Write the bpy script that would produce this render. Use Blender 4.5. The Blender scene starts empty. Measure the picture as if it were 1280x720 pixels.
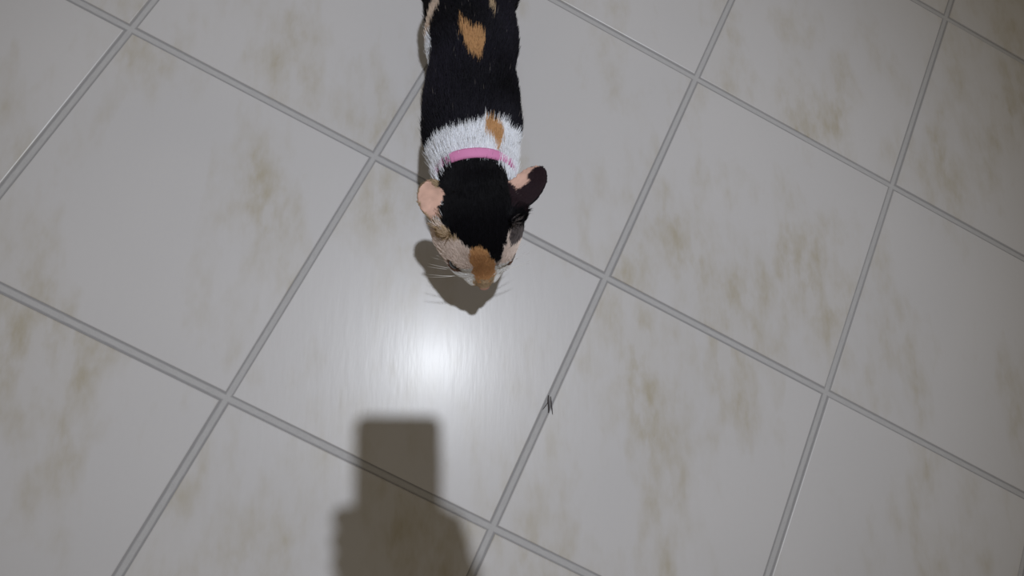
import bpy, math, random
import numpy as np
from mathutils import Matrix, Vector, noise as mnoise

random.seed(7)
rng = np.random.default_rng(11)
C = bpy.context.scene.collection
scn = bpy.context.scene

# ------------------------------------------------------------------ camera
CAM_H = 0.65402
F_PX = 680.0
cam_rot = Matrix.Rotation(-0.15817, 3, 'Y') @ Matrix.Rotation(0.19707, 3, 'X')
cam_data = bpy.data.cameras.new('camera')
cam_data.sensor_fit = 'HORIZONTAL'
cam_data.sensor_width = 36.0
cam_data.lens = 36.0 * F_PX / 1280.0
cam_data.clip_start = 0.01
cam_ob = bpy.data.objects.new('camera', cam_data)
cam_ob.matrix_world = Matrix.Translation((0, 0, CAM_H)) @ cam_rot.to_4x4()
C.objects.link(cam_ob)
scn.camera = cam_ob

# ------------------------------------------------------------------ light
world = bpy.data.worlds.new('room_bounce')
scn.world = world
world.use_nodes = True
bg = world.node_tree.nodes['Background']
bg.inputs['Color'].default_value = (1.0, 0.88, 0.68, 1)       # warm light bounced round the room
bg.inputs['Strength'].default_value = 0.19

LAMP = Vector((0.0639, 0.2049, 2.5))
ld = bpy.data.lights.new('ceiling_downlight', 'SPOT')
ld.energy = 146.0
ld.color = (0.89, 0.935, 1.0)
ld.shadow_soft_size = 0.03
ld.spot_size = math.radians(47)
ld.spot_blend = 1.0
lo = bpy.data.objects.new('ceiling_downlight', ld)
lo.location = LAMP
C.objects.link(lo)

vs = scn.view_settings
vs.view_transform = 'Standard'
vs.look = 'None'
vs.gamma = 1.0
vs.use_curve_mapping = False
vs.exposure = 0.0


# ------------------------------------------------------------------ helpers
def link(name, mesh, mats=(), parent=None, kind=None):
    o = bpy.data.objects.new(name, mesh)
    C.objects.link(o)
    for m in (mats if isinstance(mats, (list, tuple)) else [mats]):
        if m.name not in [x.name for x in mesh.materials if x]:
            mesh.materials.append(m)
    if parent is not None:
        o.parent = parent
    if kind:
        o['kind'] = kind
    return o


def tag(o, label, cat, group=None):
    o['label'] = label
    o['category'] = cat
    if group:
        o['group'] = group
    return o


def empty(name, loc=(0, 0, 0)):
    o = bpy.data.objects.new(name, None)
    o.location = loc
    o.empty_display_size = 0.05
    C.objects.link(o)
    return o


class Nodes:
    def __init__(self, name):
        self.m = bpy.data.materials.new(name)
        self.m.use_nodes = True
        self.t = self.m.node_tree
        self.b = self.t.nodes['Principled BSDF']

    def new(self, typ, **kw):
        n = self.t.nodes.new(typ)
        for k, v in kw.items():
            setattr(n, k, v)
        return n

    def l(self, a, b):
        self.t.links.new(a, b)

    def math(self, op, a, b=None):
        n = self.new('ShaderNodeMath', operation=op)
        for i, v in enumerate((a, b)):
            if v is None:
                continue
            if isinstance(v, (int, float)):
                n.inputs[i].default_value = v
            else:
                self.l(v, n.inputs[i])
        return n.outputs[0]

    def ramp(self, fac, stops):
        n = self.new('ShaderNodeValToRGB')
        e = n.color_ramp.elements
        while len(e) < len(stops):
            e.new(0.5)
        for i, (p, c) in enumerate(stops):
            e[i].position = p
            e[i].color = (*c, 1)
        self.l(fac, n.inputs[0])
        return n.outputs[0]

    def mix(self, fac, a, b, blend='MIX'):
        n = self.new('ShaderNodeMix', data_type='RGBA', blend_type=blend)
        for s, v in ((n.inputs[0], fac), (n.inputs[6], a), (n.inputs[7], b)):
            if isinstance(v, (int, float)):
                s.default_value = v
            elif isinstance(v, tuple):
                s.default_value = (*v, 1)
            else:
                self.l(v, s)
        return n.outputs[2]

    def noise(self, vec, scale, detail=3, rough=0.55, lac=2.0):
        n = self.new('ShaderNodeTexNoise')
        n.inputs['Scale'].default_value = scale
        n.inputs['Detail'].default_value = detail
        n.inputs['Roughness'].default_value = rough
        if vec is not None:
            self.l(vec, n.inputs['Vector'])
        return n.outputs['Fac']


def plain(name, col, rough=0.5, spec=0.5, bump=0, bscale=300, metal=0):
    n = Nodes(name)
    tc = n.new('ShaderNodeTexCoord')
    f = n.noise(tc.outputs['Object'], bscale, 3)
    c = n.mix(f, tuple(x * 0.9 for x in col), tuple(min(1, x * 1.1) for x in col))
    n.l(c, n.b.inputs['Base Color'])
    n.b.inputs['Roughness'].default_value = rough
    n.b.inputs['Specular IOR Level'].default_value = spec
    n.b.inputs['Metallic'].default_value = metal
    if bump:
        b = n.new('ShaderNodeBump')
        b.inputs['Strength'].default_value = bump
        b.inputs['Distance'].default_value = 0.001
        n.l(f, b.inputs['Height'])
        n.l(b.outputs[0], n.b.inputs['Normal'])
    return n.m


# ------------------------------------------------------------------ floor: grout bed + tiles
TILE = 0.33
TH = -0.45404                      # the tile grid's turn against the camera
OU, OV = -0.58245 * TILE, 1.71043 * TILE
JOINT = 0.0095


def tile_material():
    n = Nodes('glazed_tile')
    geo = n.new('ShaderNodeNewGeometry')
    oi = n.new('ShaderNodeObjectInfo')
    off = n.new('ShaderNodeVectorMath', operation='MULTIPLY_ADD')
    comb = n.new('ShaderNodeCombineXYZ')
    n.l(oi.outputs['Random'], comb.inputs[2])
    off.inputs[1].default_value = (1, 1, 1)
    sc = n.new('ShaderNodeVectorMath', operation='SCALE')
    n.l(comb.outputs[0], sc.inputs[0])
    sc.inputs['Scale'].default_value = 7.9
    n.l(geo.outputs['Position'], off.inputs[0])
    n.l(sc.outputs[0], off.inputs[2])
    vec = off.outputs[0]
    st = n.new('ShaderNodeMapping')
    st.inputs['Scale'].default_value = (1.0, 0.42, 1.0)
    n.l(vec, st.inputs['Vector'])
    big = n.noise(st.outputs[0], 9.0, 5, 0.62)
    streak = n.noise(st.outputs[0], 42.0, 4, 0.6)
    cloud = n.noise(vec, 5.0, 2, 0.5)
    blot = n.ramp(big, [(0.47, (0, 0, 0)), (0.68, (1, 1, 1))])
    sv = n.ramp(streak, [(0.40, (0, 0, 0)), (0.68, (1, 1, 1))])
    fac = n.math('MULTIPLY', blot, sv)
    fac2 = n.math('ADD', n.math('MULTIPLY', fac, 0.75), n.math('MULTIPLY', blot, 0.16))
    base = n.mix(cloud, (0.475, 0.468, 0.485), (0.53, 0.518, 0.530))
    col = n.mix(fac2, base, (0.36, 0.318, 0.235))
    fine = n.noise(vec, 160.0, 2, 0.5)
    col = n.mix(n.math('MULTIPLY', fine, 0.10), col, (0.38, 0.38, 0.40))
    n.l(col, n.b.inputs['Base Color'])
    n.b.inputs['Roughness'].default_value = 0.36
    n.b.inputs['Specular IOR Level'].default_value = 0.45
    n.b.inputs['Coat Weight'].default_value = 0.13
    n.b.inputs['Coat Roughness'].default_value = 0.22
    b = n.new('ShaderNodeBump')
    b.inputs['Strength'].default_value = 0.12
    b.inputs['Distance'].default_value = 0.0008
    st2 = n.new('ShaderNodeMapping')
    st2.inputs['Scale'].default_value = (1.0, 0.18, 1.0)
    n.l(vec, st2.inputs['Vector'])
    n.l(n.noise(st2.outputs[0], 130.0, 2, 0.5), b.inputs['Height'])
    n.l(b.outputs[0], n.b.inputs['Normal'])
    n.l(b.outputs[0], n.b.inputs['Coat Normal'])
    return n.m


def grout_material():
    # dirt gathers in a thin dark line along both edges of every joint
    n = Nodes('grout')
    tc = n.new('ShaderNodeTexCoord')
    sep = n.new('ShaderNodeSeparateXYZ')
    n.l(tc.outputs['Object'], sep.inputs[0])
    ds = []
    for i in (0, 1):
        a = n.math('DIVIDE', sep.outputs[i], TILE)
        fr = n.math('FRACT', n.math('ADD', a, 100.5))
        ds.append(n.math('MULTIPLY', n.math('ABSOLUTE', n.math('SUBTRACT', fr, 0.5)), TILE))
    d = n.math('MINIMUM', ds[0], ds[1])            # distance from the joint's middle line
    nz = n.noise(tc.outputs['Object'], 90.0, 4, 0.6)
    d2 = n.math('ADD', d, n.math('MULTIPLY', n.math('SUBTRACT', nz, 0.5), 0.0022))
    edge = n.ramp(n.math('DIVIDE', d2, JOINT / 2), [(0.42, (0, 0, 0)), (0.80, (1, 1, 1))])
    lighter = n.mix(nz, (0.36, 0.355, 0.365), (0.46, 0.455, 0.465))
    col = n.mix(edge, lighter, (0.27, 0.265, 0.275))
    n.l(col, n.b.inputs['Base Color'])
    n.b.inputs['Roughness'].default_value = 0.85
    n.b.inputs['Specular IOR Level'].default_value = 0.2
    b = n.new('ShaderNodeBump')
    b.inputs['Strength'].default_value = 0.5
    b.inputs['Distance'].default_value = 0.001
    n.l(n.noise(tc.outputs['Object'], 500.0, 3), b.inputs['Height'])
    n.l(b.outputs[0], n.b.inputs['Normal'])
    return n.m


def grid_pt(u, v):
    # point of the tile grid (in tiles) on the floor
    U, V = u * TILE + OU, OV - v * TILE
    c, s = math.cos(TH), math.sin(TH)
    return Vector((c * U - s * V, s * U + c * V, 0))


I0, I1, J0, J1 = -4, 6, -4, 6
m_tile, m_grout = tile_material(), grout_material()
org = grid_pt(0, 0)
me = bpy.data.meshes.new('floor')
a0, a1, b0, b1 = I0 * TILE, I1 * TILE, -J1 * TILE, -J0 * TILE
zt, zb = -0.0016, -0.03
me.from_pydata([(a0, b0, zt), (a1, b0, zt), (a1, b1, zt), (a0, b1, zt), (a0, b0, zb), (a1, b0, zb), (a1, b1, zb), (a0, b1, zb)], [],
               [(0, 1, 2, 3), (7, 6, 5, 4), (0, 4, 5, 1), (1, 5, 6, 2), (2, 6, 7, 3), (3, 7, 4, 0)])
floor = link('floor', me, m_grout, kind='structure')
floor.location = org
floor.rotation_euler = (0, 0, TH)

tme = bpy.data.meshes.new('tile')
hs = (TILE - JOINT) / 2
rings = [(hs - 0.0002, -0.006), (hs, -0.0018), (hs - 0.0005, -0.0005), (hs - 0.0014, 0.0)]
tv, tf = [], []
for r, z in rings:
    tv += [(-r, -r, z), (r, -r, z), (r, r, z), (-r, r, z)]
for k in range(3):
    for i in range(4):
        j = (i + 1) % 4
        tf.append((4 * k + i, 4 * k + j, 4 * k + 4 + j, 4 * k + 4 + i))
tf.append((12, 13, 14, 15))
tme.from_pydata(tv, [], tf)
for i in range(I0, I1):
    for j in range(J0, J1):
        t = link('tile', tme, m_tile, floor)
        t.location = ((i + 0.5) * TILE + random.uniform(-.0006, .0006), -(j + 0.5) * TILE + random.uniform(-.0006, .0006), 0)
        t.rotation_euler = (random.uniform(-.0006, .0006), random.uniform(-.0006, .0006), random.choice((0, 1, 2, 3)) * math.pi / 2 + random.uniform(-.0015, .0015))


# ------------------------------------------------------------------ implicit surfaces
class Field:
    def __init__(self, lo, hi, step):
        self.lo = np.array(lo, np.float32)
        self.step = step
        n = np.ceil((np.array(hi) - np.array(lo)) / step).astype(int) + 1
        self.ax = [self.lo[i] + step * np.arange(n[i], dtype=np.float32) for i in range(3)]
        self.v = np.full(tuple(n), 0.05, np.float32)

    def box(self, lo, hi):
        s = []
        for i in range(3):
            a = max(0, int((lo[i] - self.lo[i]) / self.step))
            b = min(len(self.ax[i]), int((hi[i] - self.lo[i]) / self.step) + 2)
            s.append(slice(a, b))
        g = np.meshgrid(*[self.ax[i][s[i]] for i in range(3)], indexing='ij')
        return tuple(s), np.stack(g, -1)

    def put(self, s, d, k):
        a = self.v[s]
        if k <= 0:
            self.v[s] = np.minimum(a, d)
        else:
            h = np.maximum(k - np.abs(a - d), 0) / k
            self.v[s] = np.minimum(a, d) - h * h * k * 0.25

    def cone(self, a, b, ra, rb, k=0.01):
        a, b = np.array(a, np.float32), np.array(b, np.float32)
        m = max(ra, rb) + 0.03
        s, p = self.box(np.minimum(a, b) - m, np.maximum(a, b) + m)
        ab = b - a
        t = np.clip(((p - a) @ ab) / max(1e-9, float(ab @ ab)), 0, 1)
        d = np.linalg.norm(p - a - t[..., None] * ab, axis=-1) - (ra + (rb - ra) * t)
        self.put(s, d, k)

    def chain(self, pts, k=0.01):
        for p, q in zip(pts[:-1], pts[1:]):
            self.cone(p[:3], q[:3], p[3], q[3], k)

    def ell(self, c, r, rot=None, k=0.01):
        c, r = np.array(c, np.float32), np.array(r, np.float32)
        m = float(r.max()) + 0.03
        s, p = self.box(c - m, c + m)
        q = p - c
        if rot is not None:
            q = q @ np.array(rot, np.float32)     # columns of rot = the ellipsoid's axes
        k0 = np.linalg.norm(q / r, axis=-1)
        k1 = np.linalg.norm(q / (r * r), axis=-1) + 1e-9
        self.put(s, k0 * (k0 - 1) / k1, k)

    def mesh(self, name):
        v = self.v
        n = v.shape
        inside = v < 0
        cs = [np.s_[i:n[0] - 1 + i, j:n[1] - 1 + j, k:n[2] - 1 + k] for i in (0, 1) for j in (0, 1) for k in (0, 1)]
        cnt = sum(inside[c].astype(np.int8) for c in cs)
        act = (cnt > 0) & (cnt < 8)
        idx = np.full(act.shape, -1, np.int64)
        cells = np.argwhere(act)
        idx[act] = np.arange(len(cells))
        off = np.array([(i, j, k) for i in (0, 1) for j in (0, 1) for k in (0, 1)])
        vals = np.stack([v[tuple((cells + o).T)] for o in off], 1)
        acc = np.zeros((len(cells), 3))
        num = np.zeros(len(cells))
        for a in range(8):
            for b in range(a + 1, 8):
                if np.abs(off[a] - off[b]).sum() != 1:
                    continue
                va, vb = vals[:, a], vals[:, b]
                x = (va < 0) != (vb < 0)
                t = np.where(x, va / np.where(x, va - vb, 1), 0)
                acc += np.where(x[:, None], off[a] + t[:, None] * (off[b] - off[a]), 0)
                num += x
        P = (cells + acc / num[:, None]) * self.step + self.lo
        quads = []
        for ax in range(3):
            o = [0, 0, 0]
            o[ax] = 1
            sl0 = tuple(np.s_[0:n[i] - 1] if i == ax else np.s_[1:n[i] - 1] for i in range(3))
            sl1 = tuple(np.s_[1:n[i]] if i == ax else np.s_[1:n[i] - 1] for i in range(3))
            A, B = inside[sl0], inside[sl1]
            e = np.argwhere(A != B)
            flip = A[tuple(e.T)]
            e = e.copy()
            for i in range(3):
                if i != ax:
                    e[:, i] += 1
            u, w = [(1, 2), (2, 0), (0, 1)][ax]
            du = np.eye(3, dtype=int)[u]
            dw = np.eye(3, dtype=int)[w]
            q = np.stack([idx[tuple((e - du - dw).T)], idx[tuple((e - dw).T)], idx[tuple(e.T)], idx[tuple((e - du).T)]], 1)
            q[~flip] = q[~flip][:, ::-1]
            quads.append(q)
        Q = np.concatenate(quads)
        me = bpy.data.meshes.new(name)
        me.vertices.add(len(P))
        me.vertices.foreach_set('co', P.astype(np.float32).ravel())
        me.loops.add(Q.size)
        me.loops.foreach_set('vertex_index', Q.astype(np.int32).ravel())
        me.polygons.add(len(Q))
        me.polygons.foreach_set('loop_start', (np.arange(len(Q)) * 4).astype(np.int32))
        me.update(calc_edges=True)
        me.validate()
        me.polygons.foreach_set('use_smooth', np.ones(len(me.polygons), bool))
        return me, P, Q

    def grad(self, P):
        g = (P - self.lo) / self.step
        out = []
        for ax in range(3):
            o = np.zeros(3)
            o[ax] = 1
            out.append(self.samp(g + o) - self.samp(g - o))
        G = np.stack(out, -1)
        return G / (np.linalg.norm(G, axis=-1, keepdims=True) + 1e-9)

    def samp(self, g):
        n = np.array(self.v.shape)
        g = np.clip(g, 0, n - 1.001)
        i = g.astype(int)
        f = g - i
        r = 0
        for a in (0, 1):
            for b in (0, 1):
                for c in (0, 1):
                    w = (f[:, 0] if a else 1 - f[:, 0]) * (f[:, 1] if b else 1 - f[:, 1]) * (f[:, 2] if c else 1 - f[:, 2])
                    r = r + w * self.v[i[:, 0] + a, i[:, 1] + b, i[:, 2] + c]
        return r


def unit(v):
    v = np.array(v, float)
    return v / np.linalg.norm(v)


# ------------------------------------------------------------------ the cat
HO = np.array([0.0465, 0.160, 0.166])                  # middle of the skull
yaw, pitch = math.radians(10), math.radians(25)
HF = np.array([math.sin(yaw) * math.cos(pitch), -math.cos(yaw) * math.cos(pitch), -math.sin(pitch)])   # forward
HX = np.array([math.cos(yaw), math.sin(yaw), 0])       # towards the picture's right
HU = np.cross(HX, -HF)
HU = unit(HU)
HR = np.stack([HX, HF, HU], 1)


def hl(x, f, u):
    return HO + x * HX + f * HF + u * HU


# each ear: base, tip, opening direction
EARS = [dict(base=np.array([0.0185, 0.163, 0.186]), tip=np.array([-0.0085, 0.1850, 0.188]), n=unit((-0.15, -0.30, 0.93)), hw=0.0175),
        dict(base=np.array([0.0720, 0.172, 0.186]), tip=np.array([0.1020, 0.2085, 0.192]), n=unit((-0.50, 0.02, 0.82)), hw=0.0175)]
for e in EARS:
    ax = e['tip'] - e['base']
    e['len'] = np.linalg.norm(ax)
    e['ax'] = ax / e['len']
    e['n'] = unit(e['n'] - e['ax'] * (e['n'] @ e['ax']))
    e['w'] = np.cross(e['ax'], e['n'])


def ear_local(e, p):
    q = p - e['base']
    return q @ e['ax'], q @ e['w'], q @ e['n']


def ear_cup(e, t, w):
    tt = np.clip(t / e['len'], 0, 1)
    return 18.0 * w * w * (1 - 0.35 * tt) - 0.0050 * np.sin(np.pi * np.clip(tt, 0, 1))


F = Field((-0.035, 0.085, -0.004), (0.125, 0.80, 0.232), 0.0018)
# trunk
F.chain([(0.0400, 0.255, 0.144, 0.0380), (0.0395, 0.300, 0.146, 0.0390), (0.0390, 0.365, 0.145, 0.0395), (0.0375, 0.430, 0.146, 0.039), (0.0375, 0.470, 0.143, 0.038)], 0.02)
F.ell((0.0410, 0.262, 0.118), (0.036, 0.048, 0.040), k=0.02)       # deep chest
for s in (-1, 1):
    F.ell((0.0395 + s * 0.022, 0.268, 0.150), (0.018, 0.030, 0.034), k=0.02)     # shoulder blades
    F.ell((0.0375 + s * 0.024, 0.452, 0.125), (0.024, 0.040, 0.048), k=0.02)    # thighs
# neck
F.chain([(0.0410, 0.256, 0.148, 0.038), (0.0425, 0.222, 0.157, 0.0315), (0.0450, 0.188, 0.164, 0.031)], 0.016)
# front legs (image left one a step ahead), hind legs
F.chain([(0.024, 0.262, 0.120, 0.020), (0.022, 0.284, 0.093, 0.0150), (0.023, 0.262, 0.042, 0.0100), (0.023, 0.250, 0.016, 0.0105)], 0.008)
F.chain([(0.056, 0.262, 0.120, 0.020), (0.058, 0.300, 0.097, 0.0150), (0.057, 0.290, 0.042, 0.0100), (0.056, 0.284, 0.016, 0.0105)], 0.008)
F.chain([(0.014, 0.455, 0.120, 0.026), (0.012, 0.425, 0.088, 0.019), (0.014, 0.476, 0.052, 0.0105), (0.014, 0.462, 0.016, 0.0105)], 0.008)
F.chain([(0.061, 0.455, 0.120, 0.026), (0.063, 0.440, 0.088, 0.019), (0.061, 0.500, 0.055, 0.0105), (0.061, 0.492, 0.016, 0.0105)], 0.008)
for x, y in ((0.023, 0.241), (0.056, 0.275), (0.014, 0.452), (0.061, 0.482)):
    F.ell((x, y, 0.0100), (0.0118, 0.0165, 0.0102), k=0.006)
    for k in (-1.5, -0.5, 0.5, 1.5):
        F.ell((x + k * 0.0058, y - 0.0125 + abs(k) * 0.0018, 0.0068), (0.0036, 0.0066, 0.0064), k=0.002)
# tail
F.chain([(0.0375, 0.490, 0.158, 0.0140), (0.037, 0.530, 0.150, 0.0105), (0.033, 0.590, 0.122, 0.0092), (0.024, 0.650, 0.106, 0.0085), (0.012, 0.700, 0.110, 0.0078), (0.000, 0.745, 0.126, 0.0062)], 0.008)
# skull, brow, cheeks, muzzle, chin
F.ell(HO, (0.0365, 0.040, 0.0335), HR, 0.010)
F.cone(hl(0, 0.018, 0.009), hl(0, 0.053, -0.006), 0.0200, 0.0092, 0.012)
for s in (-1, 1):
    F.ell(hl(s * 0.0215, 0.008, -0.014), (0.0205, 0.026, 0.0200), HR, 0.012)
    F.ell(hl(s * 0.0150, 0.031, -0.012), (0.0175, 0.0225, 0.0150), HR, 0.010)
    F.ell(hl(s * 0.0165, 0.026, 0.006), (0.0115, 0.013, 0.0095), HR, 0.008)
    F.ell(hl(s * 0.0078, 0.050, -0.0160), (0.0110, 0.0135, 0.0095), HR, 0.005)
F.ell(hl(0, 0.050, -0.0250), (0.0090, 0.0100, 0.0070), HR, 0.005)
F.ell(hl(0, 0.0620, -0.0085), (0.0060, 0.0045, 0.0048), HR, 0.004)
# ears: thin cups joined to the skull
for e in EARS:
    m = 0.03
    s, p = F.box(np.minimum(e['base'], e['tip']) - m, np.maximum(e['base'], e['tip']) + m)
    t, w, n = ear_local(e, p.astype(float))
    tt = t / e['len']
    hw = e['hw'] * np.sqrt(np.clip(1 - np.clip(tt, 0, 1) ** 3.2, 0.0, 1)) * (1 + 0.12 * np.clip(-tt, 0, 1))
    d = np.maximum(np.abs(n - ear_cup(e, t, w)) - 0.0017, np.maximum((np.abs(w) - hw) * 0.8, np.maximum(t - e['len'], -0.014 - t)))
    F.put(s, d.astype(np.float32), 0.004)
    F.cone(e['base'] - e['n'] * 0.012, e['base'] + e['ax'] * 0.010 - e['n'] * 0.006, 0.0120, 0.0040, 0.008)

cat_mesh, CP, CQ = F.mesh('body')


def vnoise(p, s):
    # cheap smooth value noise
    q = p * s + 1000.0
    i = np.floor(q).astype(np.int64)
    f = q - i
    f = f * f * (3 - 2 * f)
    r = 0
    for a in (0, 1):
        for b in (0, 1):
            for c in (0, 1):
                h = (i[:, 0] + a) * 374761393 + (i[:, 1] + b) * 668265263 + (i[:, 2] + c) * 2147483647
                h = (h ^ (h >> 13)) * 1274126177
                h = ((h ^ (h >> 16)) & 0xffff) / 65535.0
                r = r + h * (f[:, 0] if a else 1 - f[:, 0]) * (f[:, 1] if b else 1 - f[:, 1]) * (f[:, 2] if c else 1 - f[:, 2])
    return r - 0.5


BLACK = np.array([0.0045, 0.0043, 0.0060])
WHITE = np.array([0.84, 0.86, 0.92])
ORANGE = np.array([0.50, 0.280, 0.130])
TAN = np.array([0.46, 0.34, 0.22])
CREAM = np.array([0.62, 0.50, 0.41])
FACEW = np.array([0.80, 0.68, 0.62])
GREY = np.array([0.10, 0.085, 0.085])
PINK = np.array([0.60, 0.385, 0.315])


def poly_in(poly, x, y):
    c = np.zeros(len(x), bool)
    n = len(poly)
    for i in range(n):
        x1, y1 = poly[i]
        x2, y2 = poly[(i + 1) % n]
        k = (y1 > y) != (y2 > y)
        c ^= k & (x < (x2 - x1) * (y - y1) / (y2 - y1 + 1e-12) + x1)
    return c


def ell_in(x, y, cx, cy, rx, ry, rot=0):
    c, s = math.cos(rot), math.sin(rot)
    u, v = (x - cx) * c + (y - cy) * s, -(x - cx) * s + (y - cy) * c
    return (u / rx) ** 2 + (v / ry) ** 2 < 1


CAP = [(.0109,.2053),(.014,.2118),(.0217,.2148),(.0387,.2150),(.0553,.2140),(.0656,.2095),(.0689,.1994),(.0706,.1913),(.0900,.1700),(.0900,.1600),(.0732,.1535),(.0701,.1470),(.0690,.1363),(.0671,.1283),(.0635,.1205),(.0590,.1220),(.0532,.1267),(.0471,.1303),(.0404,.1294),(.0361,.1288),(.0302,.1342),(.0234,.14),(.0175,.145),(.0082,.1543),(.0146,.1682),(.0148,.1775),(.0094,.188)]
BRIDGE = [(.0395,.1300),(.0459,.1315),(.0533,.1262),(.0603,.1215),(.0640,.1172),(.0590,.1085),(.0496,.1085),(.0412,.1155),(.0376,.1211),(.0373,.1277)]
ORANGE1 = [(.0226,.366),(.0275,.356),(.0324,.3518),(.0441,.3503),(.0477,.3416),(.047,.3267),(.0405,.3142),(.0329,.3216),(.0294,.3369),(.0241,.3481)]
ORANGE2 = [(.0475,.2545),(.0563,.2583),(.0643,.2534),(.0659,.2437),(.0631,.2279),(.0604,.2283),(.0564,.2365),(.05,.2421)]
STREAK = [(.0485,.392),(.0532,.3847),(.0587,.3708),(.0567,.3669),(.0525,.374)]
FLANK_CREAM = [(-.0015,.3980),(.0060,.3900),(.0010,.3713),(-.0061,.3590),(-.0120,.3590),(-.0090,.3833)]
EAR_PINK = [[(-.0041,.1890),(-.0112,.1830),(-.0112,.1724),(.0014,.1550),(.008,.1605),(.0125,.1729),(.0125,.1808)],
            [(.0670,.1990),(.0720,.2120),(.0891,.2150),(.1070,.2150),(.1010,.2075),(.0920,.2060),(.0895,.1958),(.0800,.1875)]]


def ear_inner(P, margin=0.0004):
    r = np.zeros(len(P), bool)
    for e in EARS:
        t, w, n = ear_local(e, P)
        ok = (t > -0.004) & (t < e['len'] + 0.003) & (np.abs(w) < e['hw'] + 0.002) & (np.abs(n) < 0.014)
        r |= ok & (n > ear_cup(e, t, w) + margin)
    return r


def ear_any(P, k):
    e = EARS[k]
    t, w, n = ear_local(e, P)
    return (t > 0.002) & (t < e['len'] + 0.004) & (np.abs(w) < e['hw'] + 0.004) & (np.abs(n - ear_cup(e, t, w)) < 0.004)


def markings(P0, amp=0.0022):
    P = P0 + amp * np.stack([vnoise(P0, 330) + vnoise(P0, 120), vnoise(P0 + 3.1, 330) + vnoise(P0 + 3.1, 120), vnoise(P0 + 7.7, 330)], 1) * 1.5
    x, y, z = P.T
    c = np.tile(WHITE, (len(P), 1))
    q = P - HO
    hx, hf, hu = q @ HX, q @ HF, q @ HU
    # trunk: black saddle over a white belly and white legs
    edge = np.interp(x, [-.0035, .011, .030, .045, .050, .074, .083], [.2414, .246, .2465, .2555, .2587, .2573, .2590])
    low = 0.098 + 0.02 * vnoise(P0, 45)
    saddle = (y > edge) & (z > np.where(y > 0.42, 0.055, low))
    c[saddle] = BLACK
    c[(y > 0.50) & (z > 0.05)] = BLACK
    c[poly_in(ORANGE1, x, y) & (z > 0.15)] = ORANGE
    c[poly_in(STREAK, x, y) & (z > 0.15)] = TAN
    c[poly_in(ORANGE2, x, y) & (z > 0.15)] = ORANGE * 1.15
    c[ell_in(y, z, 0.362, 0.128, 0.036, 0.034) & (x < 0.02)] = WHITE
    c[poly_in(FLANK_CREAM, x, y) & (z > 0.13)] = CREAM
    c[(ell_in(x, y, 0.06, 0.47, 0.02, 0.03) & (z > 0.12)) | ell_in(y, z, 0.60, 0.12, 0.025, 0.03)] = ORANGE
    # head
    hd = y < 0.205 - 0.25 * np.clip(0.19 - z, 0, 1)
    face = hd & (hf > -0.012)
    c[face] = FACEW
    c[hd & (hf > 0.038)] = WHITE * np.array([.95, .92, .86])
    c[hd & (hf > 0.052) & (np.abs(hx) < 0.010)] = TAN * 1.05
    up = hu > -0.012
    gl = hd & (hx < -0.014) & (hf > -0.006) & (hf < 0.009) & (hu > 0.000)
    c[gl] = (TAN * 1.15 + 0.25 * vnoise(P0, 400)[:, None])[gl]
    gr = hd & (hx > 0.022) & (hf < 0.020) & (hu > -0.020)
    c[gr] = (GREY * (1.2 + 1.5 * vnoise(P0, 400)[:, None]))[gr]
    c[poly_in(CAP, x, y) & (z > 0.150) & ((hu > 0.004) | (y > 0.16))] = BLACK
    c[poly_in(BRIDGE, x, y) & hd & (hu > -0.015) & (hf > 0.012)] = ORANGE * 1.25
    for s in (-1, 1):
        de = np.linalg.norm(P0 - hl(s * 0.0240, 0.0345, -0.0050), axis=1)
        c[(de < 0.0102) & hd] = (0.16, 0.09, 0.065)
    c[hd & (hf > 0.045) & (np.abs(hu + 0.0225 - 0.12 * np.abs(hx)) < 0.0011)] = (0.12, 0.07, 0.06)
    # ears
    inn = ear_inner(P0)
    for k in (0, 1):
        a = ear_any(P0, k)
        c[a] = np.where((x[a] > 0.0095)[:, None], BLACK, TAN * 0.7) if k == 0 else BLACK
        pk = a & inn & poly_in(EAR_PINK[k], x, y)
        c[a & inn & (k == 1) & ~pk] = (0.022, 0.012, 0.016)
        c[pk] = (PINK * (1 + 0.30 * vnoise(P0, 160) + 0.2 * vnoise(P0, 420))[:, None])[pk]
    return np.clip(c, 0.004, 1)


def attr_material(name, attr, rough, spec, sheen=0.0, vary=0.0):
    n = Nodes(name)
    a = n.new('ShaderNodeAttribute', attribute_name=attr)
    col = a.outputs['Color']
    if vary:
        geo = n.new('ShaderNodeNewGeometry')
        f = n.noise(geo.outputs['Position'], 260.0, 2)
        col = n.mix(vary, col, n.mix(f, (0.3, 0.3, 0.3), (1.0, 1.0, 1.0)), 'MULTIPLY')
    n.l(col, n.b.inputs['Base Color'])
    n.b.inputs['Roughness'].default_value = rough
    n.b.inputs['Specular IOR Level'].default_value = spec
    n.b.inputs['Sheen Weight'].default_value = sheen
    return n.m


BASE = np.array([0.04, 0.30, 0.0])
cat = empty('cat', tuple(BASE))
tag(cat, 'calico cat with black saddle and white shoulders walking over tiles, pink collar', 'cat')
cat_mesh.transform(Matrix.Translation(tuple(-BASE)))
m_body = attr_material('cat_skin_and_undercoat', 'fur_color', 0.75, 0.15)
body = link('body', cat_mesh, m_body, cat)
vc = np.concatenate([markings(CP), np.ones((len(CP), 1))], 1)
at = cat_mesh.attributes.new('fur_color', 'FLOAT_COLOR', 'POINT')
at.data.foreach_set('color', vc.astype(np.float32).ravel())

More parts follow.
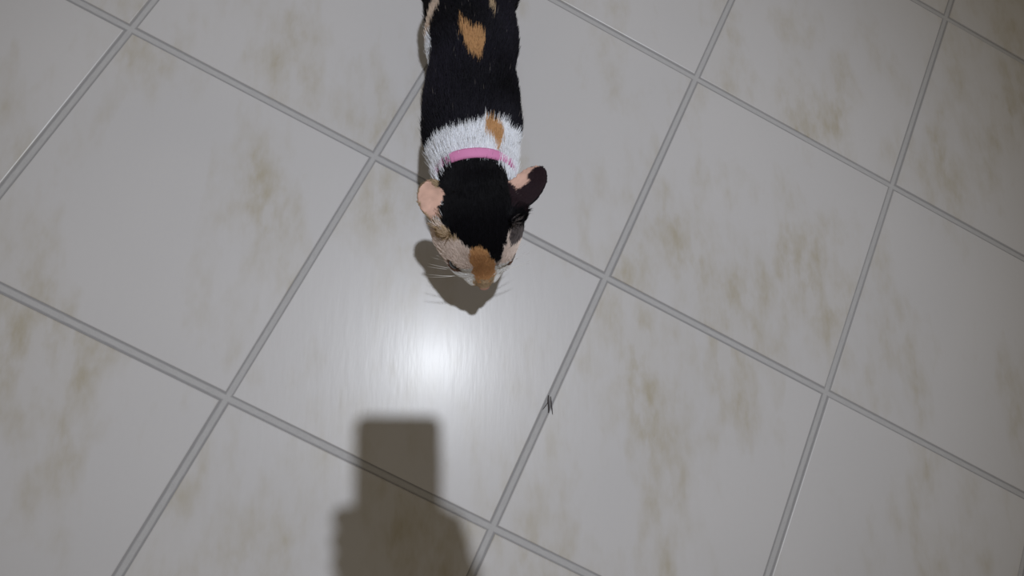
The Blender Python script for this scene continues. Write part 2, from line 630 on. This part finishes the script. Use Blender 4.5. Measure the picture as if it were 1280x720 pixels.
# collar: a band round the neck just behind the nape
axis = unit(np.array([0.045, 0.188, 0.164]) - np.array([0.041, 0.256, 0.148]))
axis = unit(axis + np.array([0, 0, -0.10]))
CC = np.array([0.0437, 0.2115, 0.1590])
ex = unit(np.cross(axis, (0, 0, 1)))
ez = np.cross(ex, axis)
NS = 72
prof = [(-0.0048, -0.001), (-0.0048, 0.0020), (-0.0030, 0.0030), (0.0030, 0.0030), (0.0048, 0.0020), (0.0048, -0.001)]
cv, cf = [], []
for i in range(NS):
    an = 2 * math.pi * i / NS
    dr = math.cos(an) * ex + math.sin(an) * ez
    for a, r in prof:
        o = CC + axis * a
        tt = np.linspace(0.015, 0.06, 120)
        pts = o + tt[:, None] * dr
        sd = F.samp((pts - F.lo) / F.step)
        hit = np.argmax(sd > 0)
        cv.append(tuple(o + dr * (tt[hit] + 0.0018 + r) - BASE))
K = len(prof)
for i in range(NS):
    for j in range(K):
        cf.append((i * K + j, i * K + (j + 1) % K, ((i + 1) % NS) * K + (j + 1) % K, ((i + 1) % NS) * K + j))
cme = bpy.data.meshes.new('collar')
cme.from_pydata(cv, [], cf)
for p in cme.polygons:
    p.use_smooth = True
col = link('collar', cme, plain('pink_collar_cloth', (0.66, 0.24, 0.47), 0.7, 0.3, 0.4, 1500), cat)
col['label'] = 'bright pink cloth collar round the white neck'


# eyes, nose, whiskers
def uv_ball(name, c, r, mat, parent, rot=None, sc=(1, 1, 1), seg=20, rings=12):
    v, f = [], []
    for i in range(rings + 1):
        th = math.pi * i / rings
        for j in range(seg):
            ph = 2 * math.pi * j / seg
            d = np.array([math.sin(th) * math.cos(ph), math.sin(th) * math.sin(ph), math.cos(th)]) * np.array(sc) * r
            if rot is not None:
                d = np.array(rot) @ d
            v.append(tuple(np.array(c) + d - BASE))
    for i in range(rings):
        for j in range(seg):
            f.append((i * seg + j, (i + 1) * seg + j, (i + 1) * seg + (j + 1) % seg, i * seg + (j + 1) % seg))
    me = bpy.data.meshes.new(name)
    me.from_pydata(v, [], f)
    me.validate()
    for p in me.polygons:
        p.use_smooth = True
    return link(name, me, mat, parent)


m_eye = plain('dark_wet_eye', (0.012, 0.010, 0.006), 0.08, 0.6)
m_lid = plain('eye_rim', (0.03, 0.022, 0.02), 0.5)
for s in (-1, 1):
    ec = hl(s * 0.0240, 0.0345, -0.0050)
    uv_ball('eye', ec, 0.0082, m_eye, cat)
uv_ball('nose', hl(0, 0.0648, -0.0095), 0.0046, plain('nose_leather', (0.36, 0.20, 0.15), 0.45, 0.4, 0.3, 900), cat, HR, (1.15, 0.75, 0.85))


def tube(name, pts, rad, mat, parent=None, base=BASE, sides=4):
    pts = [np.array(p, float) for p in pts]
    v, f = [], []
    for i, p in enumerate(pts):
        d = unit(pts[min(i + 1, len(pts) - 1)] - pts[max(i - 1, 0)])
        a = unit(np.cross(d, (0.13, 0.31, 0.94)))
        b = np.cross(d, a)
        for k in range(sides):
            w = 2 * math.pi * k / sides
            v.append(tuple(p + rad[i] * (math.cos(w) * a + math.sin(w) * b) - base))
    for i in range(len(pts) - 1):
        for k in range(sides):
            f.append((i * sides + k, i * sides + (k + 1) % sides, (i + 1) * sides + (k + 1) % sides, (i + 1) * sides + k))
    f.append(tuple(range(sides))[::-1])
    f.append(tuple((len(pts) - 1) * sides + k for k in range(sides)))
    me = bpy.data.meshes.new(name)
    me.from_pydata(v, [], f)
    for p in me.polygons:
        p.use_smooth = True
    return link(name, me, mat, parent)


m_wh = plain('whisker', (0.78, 0.76, 0.74), 0.4)
for s in (-1, 1):
    for k in range(8):
        r, cidx = divmod(k, 4)
        a = hl(s * (0.0155 + 0.002 * r), 0.052 - 0.005 * cidx, -0.014 - 0.005 * r)
        d = unit(s * HX * 1.0 - HF * (0.10 + 0.16 * cidx - 0.15 * r) + HU * (0.12 - 0.22 * r))
        L = 0.034 + 0.006 * random.random() - 0.003 * cidx
        pts = [a + d * L * t + np.array([0, 0, -0.010 * t * t]) - HF * 0.006 * t * t for t in (0, .2, .4, .6, .8, 1)]
        tube('whisker', pts, [.00024, .00022, .0002, .00016, .00012, .00006], m_wh, cat)

# ------------------------------------------------------------------ fur: short coat lying back along the body
T = np.concatenate([CQ[:, [0, 1, 2]], CQ[:, [0, 2, 3]]])
A, B_, C_ = CP[T[:, 0]], CP[T[:, 1]], CP[T[:, 2]]
area = 0.5 * np.linalg.norm(np.cross(B_ - A, C_ - A), axis=1)
NH = 240000
wt = area * np.where((A[:, 1] < 0.42) & (A[:, 2] > 0.10), 1.0, 0.35) * np.where((A[:, 1] < 0.22), 1.7, 1.0)
pick = rng.choice(len(T), NH, p=wt / wt.sum())
u, w_ = rng.random(NH), rng.random(NH)
fl = u + w_ > 1
u[fl], w_[fl] = 1 - u[fl], 1 - w_[fl]
R = A[pick] + u[:, None] * (B_ - A)[pick] + w_[:, None] * (C_ - A)[pick]
N = F.grad(R)
q = R - HO
hx, hf, hu = q @ HX, q @ HF, q @ HU
inner = ear_inner(R, -0.0004) & (ear_any(R, 0) | ear_any(R, 1))
pinkish = np.zeros(NH, bool)
for k in (0, 1):
    pinkish |= inner & poly_in(EAR_PINK[k], R[:, 0], R[:, 1])
dc = np.abs((R - CC) @ axis)
rad_c = np.linalg.norm(R - CC, axis=1)
keep = ~pinkish & ~((dc < 0.0052) & (rad_c < 0.06))
for s in (-1, 1):
    keep &= np.linalg.norm(R - hl(s * 0.0240, 0.0345, -0.0050), axis=1) > 0.0086
keep &= np.linalg.norm(R - hl(0, 0.0648, -0.0095), axis=1) > 0.0052
R, N, hx, hf, hu = R[keep], N[keep], hx[keep], hf[keep], hu[keep]
NH = len(R)
ears = ear_any(R, 0) | ear_any(R, 1)
ln = np.full(NH, 0.0125)
isneck = (R[:, 1] > 0.185) & (R[:, 1] < 0.25)
ln[isneck] = 0.0120
ruff = (R[:, 1] > 0.190) & (R[:, 1] < 0.225) & (np.abs(R[:, 0] - 0.041) > 0.019)
ln[ruff] = 0.0190
headm = (R[:, 1] < 0.205) & (hf > -0.03)
ln[headm] = np.interp(hf[headm], [-0.03, 0.0, 0.03, 0.05, 0.06], [0.010, 0.0085, 0.0055, 0.0030, 0.0020])
ln[ears] = 0.0028
ln[R[:, 2] < 0.05] = 0.004
ln[R[:, 2] < 0.015] = 0.0020
ln *= rng.uniform(0.7, 1.25, NH)
back = np.tile(np.array([0.0, 1.0, -0.12]), (NH, 1))
back[R[:, 2] < 0.09] = (0, 0.25, -1.0)
back[R[:, 1] > 0.50] = (-0.15, 1.0, -0.1)
hd = R[:, 1] < 0.20
away = R - hl(0, 0.062, -0.012)
away /= np.linalg.norm(away, axis=1, keepdims=True)
wgt = np.clip((0.205 - R[:, 1]) / 0.03, 0, 1)[:, None]
flow = back * (1 - wgt) + away * wgt
for k, e in enumerate(EARS):
    a = ear_any(R, k)
    flow[a] = e['ax']
tang = flow - N * np.sum(flow * N, 1, keepdims=True)
tang /= np.linalg.norm(tang, axis=1, keepdims=True) + 1e-6
jit = rng.normal(0, 1, (NH, 3))
tang = tang + 0.10 * jit
lift = np.where(ears, 0.18, np.where(isneck, 0.20, 0.30))[:, None]
d0 = tang * 0.8 + N * (lift + 0.25)
d0 /= np.linalg.norm(d0, axis=1, keepdims=True)
d1 = tang * 0.95 + N * lift * 0.75
d1 /= np.linalg.norm(d1, axis=1, keepdims=True)
d2 = tang + N * lift * 0.2 + np.array([0, 0, -0.05])
d2 /= np.linalg.norm(d2, axis=1, keepdims=True)
L3 = (ln / 3)[:, None]
p0 = R - N * 0.0004
p1 = p0 + d0 * L3
p2 = p1 + d1 * L3
p3 = p2 + d2 * L3
pts = np.stack([p0, p1, p2, p3], 1)
pts[..., 2] = np.maximum(pts[..., 2], 0.0006)
hc = markings(np.where(ears[:, None], R, R + tang * ln[:, None] * 0.62) + rng.normal(0, 0.0005, (NH, 3)))
blk = hc.max(1) < 0.02
hc = hc * np.where(blk, rng.uniform(0.6, 1.7, NH), rng.uniform(0.92, 1.06, NH))[:, None]
stray = blk & (rng.random(NH) < 0.004) & (R[:, 1] > 0.24)
hc[stray] = (0.16, 0.14, 0.13)
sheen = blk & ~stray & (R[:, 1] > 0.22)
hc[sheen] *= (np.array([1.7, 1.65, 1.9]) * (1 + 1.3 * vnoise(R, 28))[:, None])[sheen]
hcv = bpy.data.hair_curves.new('fur')
hcv.add_curves([4] * NH)
hcv.attributes['position'].data.foreach_set('vector', (pts - BASE).astype(np.float32).ravel())
ra = hcv.attributes.get('radius') or hcv.attributes.new('radius', 'FLOAT', 'POINT')
ra.data.foreach_set('value', np.tile(np.array([.00019, .00017, .00012, .00003]), NH).astype(np.float32))
ca = hcv.attributes.new('hair_color', 'FLOAT_COLOR', 'CURVE')
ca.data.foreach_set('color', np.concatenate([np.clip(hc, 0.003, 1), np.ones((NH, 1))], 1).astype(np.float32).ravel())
fur = bpy.data.objects.new('fur', hcv)
C.objects.link(fur)
hcv.materials.append(attr_material('fur_strands', 'hair_color', 0.5, 0.12))
fur.parent = body
fur['kind'] = 'stuff'

# ------------------------------------------------------------------ speck of dirt in the joint
m_dirt = plain('dark_dirt', (0.075, 0.068, 0.075), 0.8)
dp = np.array([0.1502, -0.0087, 0.0])
for_ = [[(-.0012, .0105, .0012), (-.0016, .004, .0022), (-.0010, -.004, .0016), (-.0014, -.0105, .0008)],
        [(.0012, .0090, .0010), (.0016, .002, .0020), (.0026, -.006, .0012), (.0034, -.0125, .0006)],
        [(-.0010, .0040, .0012), (-.0048, -.002, .0010), (-.0085, -.0065, .0006)]]
dirt = empty('dirt_speck', tuple(dp))
tag(dirt, 'tiny dark wisp of dirt caught in the long tile joint', 'dirt')
for pl, rr in zip(for_, (.0011, .0007, .0005)):
    n_ = len(pl)
    tube('fibre', pl, [rr * (0.4 if i in (0, n_ - 1) else 1) for i in range(n_)], m_dirt, dirt, np.zeros(3), 5)

# ------------------------------------------------------------------ the phone that films, and the hand that holds it (their shadow lies on the floor)
PM = Matrix.Translation((0, 0, CAM_H)) @ cam_rot.to_4x4()


def rounded_slab(x0, x1, y0, y1, z0, z1, r, bev, seg=6):
    out = []
    for z, ins in ((z0, bev), (z0 + bev, 0), (z1 - bev, 0), (z1, bev)):
        ring = []
        for cx, cy, a0 in ((x1 - r, y1 - r, 0), (x0 + r, y1 - r, 90), (x0 + r, y0 + r, 180), (x1 - r, y0 + r, 270)):
            for i in range(seg + 1):
                a = math.radians(a0 + 90 * i / seg)
                ring.append((cx + (r - ins) * math.cos(a), cy + (r - ins) * math.sin(a), z))
        out.append(ring)
    n = len(out[0])
    v = [p for ring in out for p in ring]
    f = [tuple(range(n))[::-1], tuple(3 * n + i for i in range(n))]
    for k in range(3):
        for i in range(n):
            f.append((k * n + i, k * n + (i + 1) % n, (k + 1) * n + (i + 1) % n, (k + 1) * n + i))
    return v, f


def local_mesh(name, v, f, mat, parent):
    me = bpy.data.meshes.new(name)
    me.from_pydata([tuple(p) for p in v], [], f)
    return link(name, me, mat, parent)


phone = bpy.data.objects.new('phone', None)
phone.matrix_world = PM
C.objects.link(phone)
tag(phone, 'slim black phone held above the tiles, throwing the rectangular shadow', 'phone')
m_case = plain('black_phone_case', (0.02, 0.02, 0.022), 0.45)
m_glass = plain('dark_screen_glass', (0.008, 0.008, 0.010), 0.08)
m_metal = plain('grey_metal_ring', (0.35, 0.35, 0.37), 0.3, metal=1.0)
local_mesh('case', *rounded_slab(-0.0355, 0.0360, -0.110, 0.0428, 0.0100, 0.0180, 0.009, 0.0018), m_case, phone)
local_mesh('screen', *rounded_slab(-0.0335, 0.0340, -0.107, 0.0400, 0.0178, 0.0184, 0.008, 0.0002), m_glass, phone)
local_mesh('camera_bump', *rounded_slab(-0.0110, 0.0110, -0.011, 0.0390, 0.0085, 0.0105, 0.006, 0.0005), m_glass, phone)
for yy in (0.0, 0.015, 0.029):
    local_mesh('lens_ring', *rounded_slab(-0.0055, 0.0055, yy - 0.0055, yy + 0.0055, 0.0078, 0.0088, 0.0054, 0.0003), m_metal, phone)
local_mesh('side_button', *rounded_slab(0.0355, 0.0366, -0.004, 0.008, 0.0125, 0.0155, 0.0005, 0.0004), m_case, phone)

person = bpy.data.objects.new('person', None)
person.matrix_world = PM
C.objects.link(person)
tag(person, 'person reaching out a bare right hand to hold the phone, dark sleeve', 'person')
Hd = Field((-0.06, -0.40, -0.06), (0.15, -0.01, 0.075), 0.0020)
ZP = -0.0015
Hd.chain([(0.040, -0.062, ZP - .002, 0.0130), (0.038, -0.090, ZP - .005, 0.0150), (0.044, -0.125, ZP - .008, 0.0190), (0.055, -0.160, ZP, 0.0215)], 0.014)
Hd.chain([(0.020, -0.100, ZP - .004, 0.0120), (0.030, -0.125, ZP - .008, 0.0170), (0.055, -0.160, ZP, 0.0215)], 0.014)
Hd.chain([(0.055, -0.160, ZP, 0.0220), (0.062, -0.185, 0.001, 0.0215), (0.078, -0.26, 0.004, 0.0270), (0.100, -0.37, 0.012, 0.034)], 0.02)
for k, (dy, sc) in enumerate(((0, .96), (-.0180, 1.04), (-.0358, .97), (-.0522, .84))):
    y0 = -0.046 + dy
    kn = 0.040 - 0.004 * k
    r = 0.0090 * (0.92 + 0.08 * sc) * (0.9 if k == 3 else 1)
    Hd.chain([(kn, y0 - .008, ZP - .001, r + .0022), (kn - 0.033 * sc, y0, -0.0010, r + .0006), (-0.030 + (1 - sc) * .02, y0 + .003, 0.0004, r),
              (-0.0455 + (1 - sc) * .008, y0 + .004, 0.0100, r - .0009), (-0.0440 + (1 - sc) * .008, y0 + .004, 0.0195, r - .0020)], 0.004)
Hd.chain([(0.050, -0.125, ZP, 0.0160), (0.0535, -0.092, 0.0085, 0.0120), (0.0490, -0.062, 0.0190, 0.0095), (0.0430, -0.042, 0.0255, 0.0088), (0.0330, -0.031, 0.0275, 0.0074)], 0.006)
hm, HP, HQ = Hd.mesh('hand')
m_hand = plain('skin', (0.45, 0.27, 0.19), 0.5, 0.4, 0.3, 900)
hand = link('hand', hm, m_hand, person)
rings = []
for i in range(9):
    t = i / 8
    c = np.array([0.078 + 0.060 * t, -0.255 - 0.28 * t, 0.004 + 0.05 * t])
    r = 0.034 + 0.012 * t + (0.0025 if i % 2 else 0)
    rings.append((c, r))
sv, sf = [], []
dirv = unit((0.060, -0.28, 0.05))
ax1 = unit(np.cross(dirv, (0, 0, 1)))
ax2 = np.cross(ax1, dirv)
for c, r in rings + [(c, r - 0.002) for c, r in rings[::-1]]:
    for k in range(24):
        a = 2 * math.pi * k / 24
        sv.append(tuple(c + r * (math.cos(a) * ax1 + math.sin(a) * ax2)))
nr = len(rings) * 2
for i in range(nr):
    for k in range(24):
        sf.append((i * 24 + k, i * 24 + (k + 1) % 24, ((i + 1) % nr) * 24 + (k + 1) % 24, ((i + 1) % nr) * 24 + k))
sl = local_mesh('sleeve', sv, sf, plain('dark_sleeve_cloth', (0.05, 0.055, 0.075), 0.85, 0.2, 0.4, 1200), person)
for p in sl.data.polygons:
    p.use_smooth = True
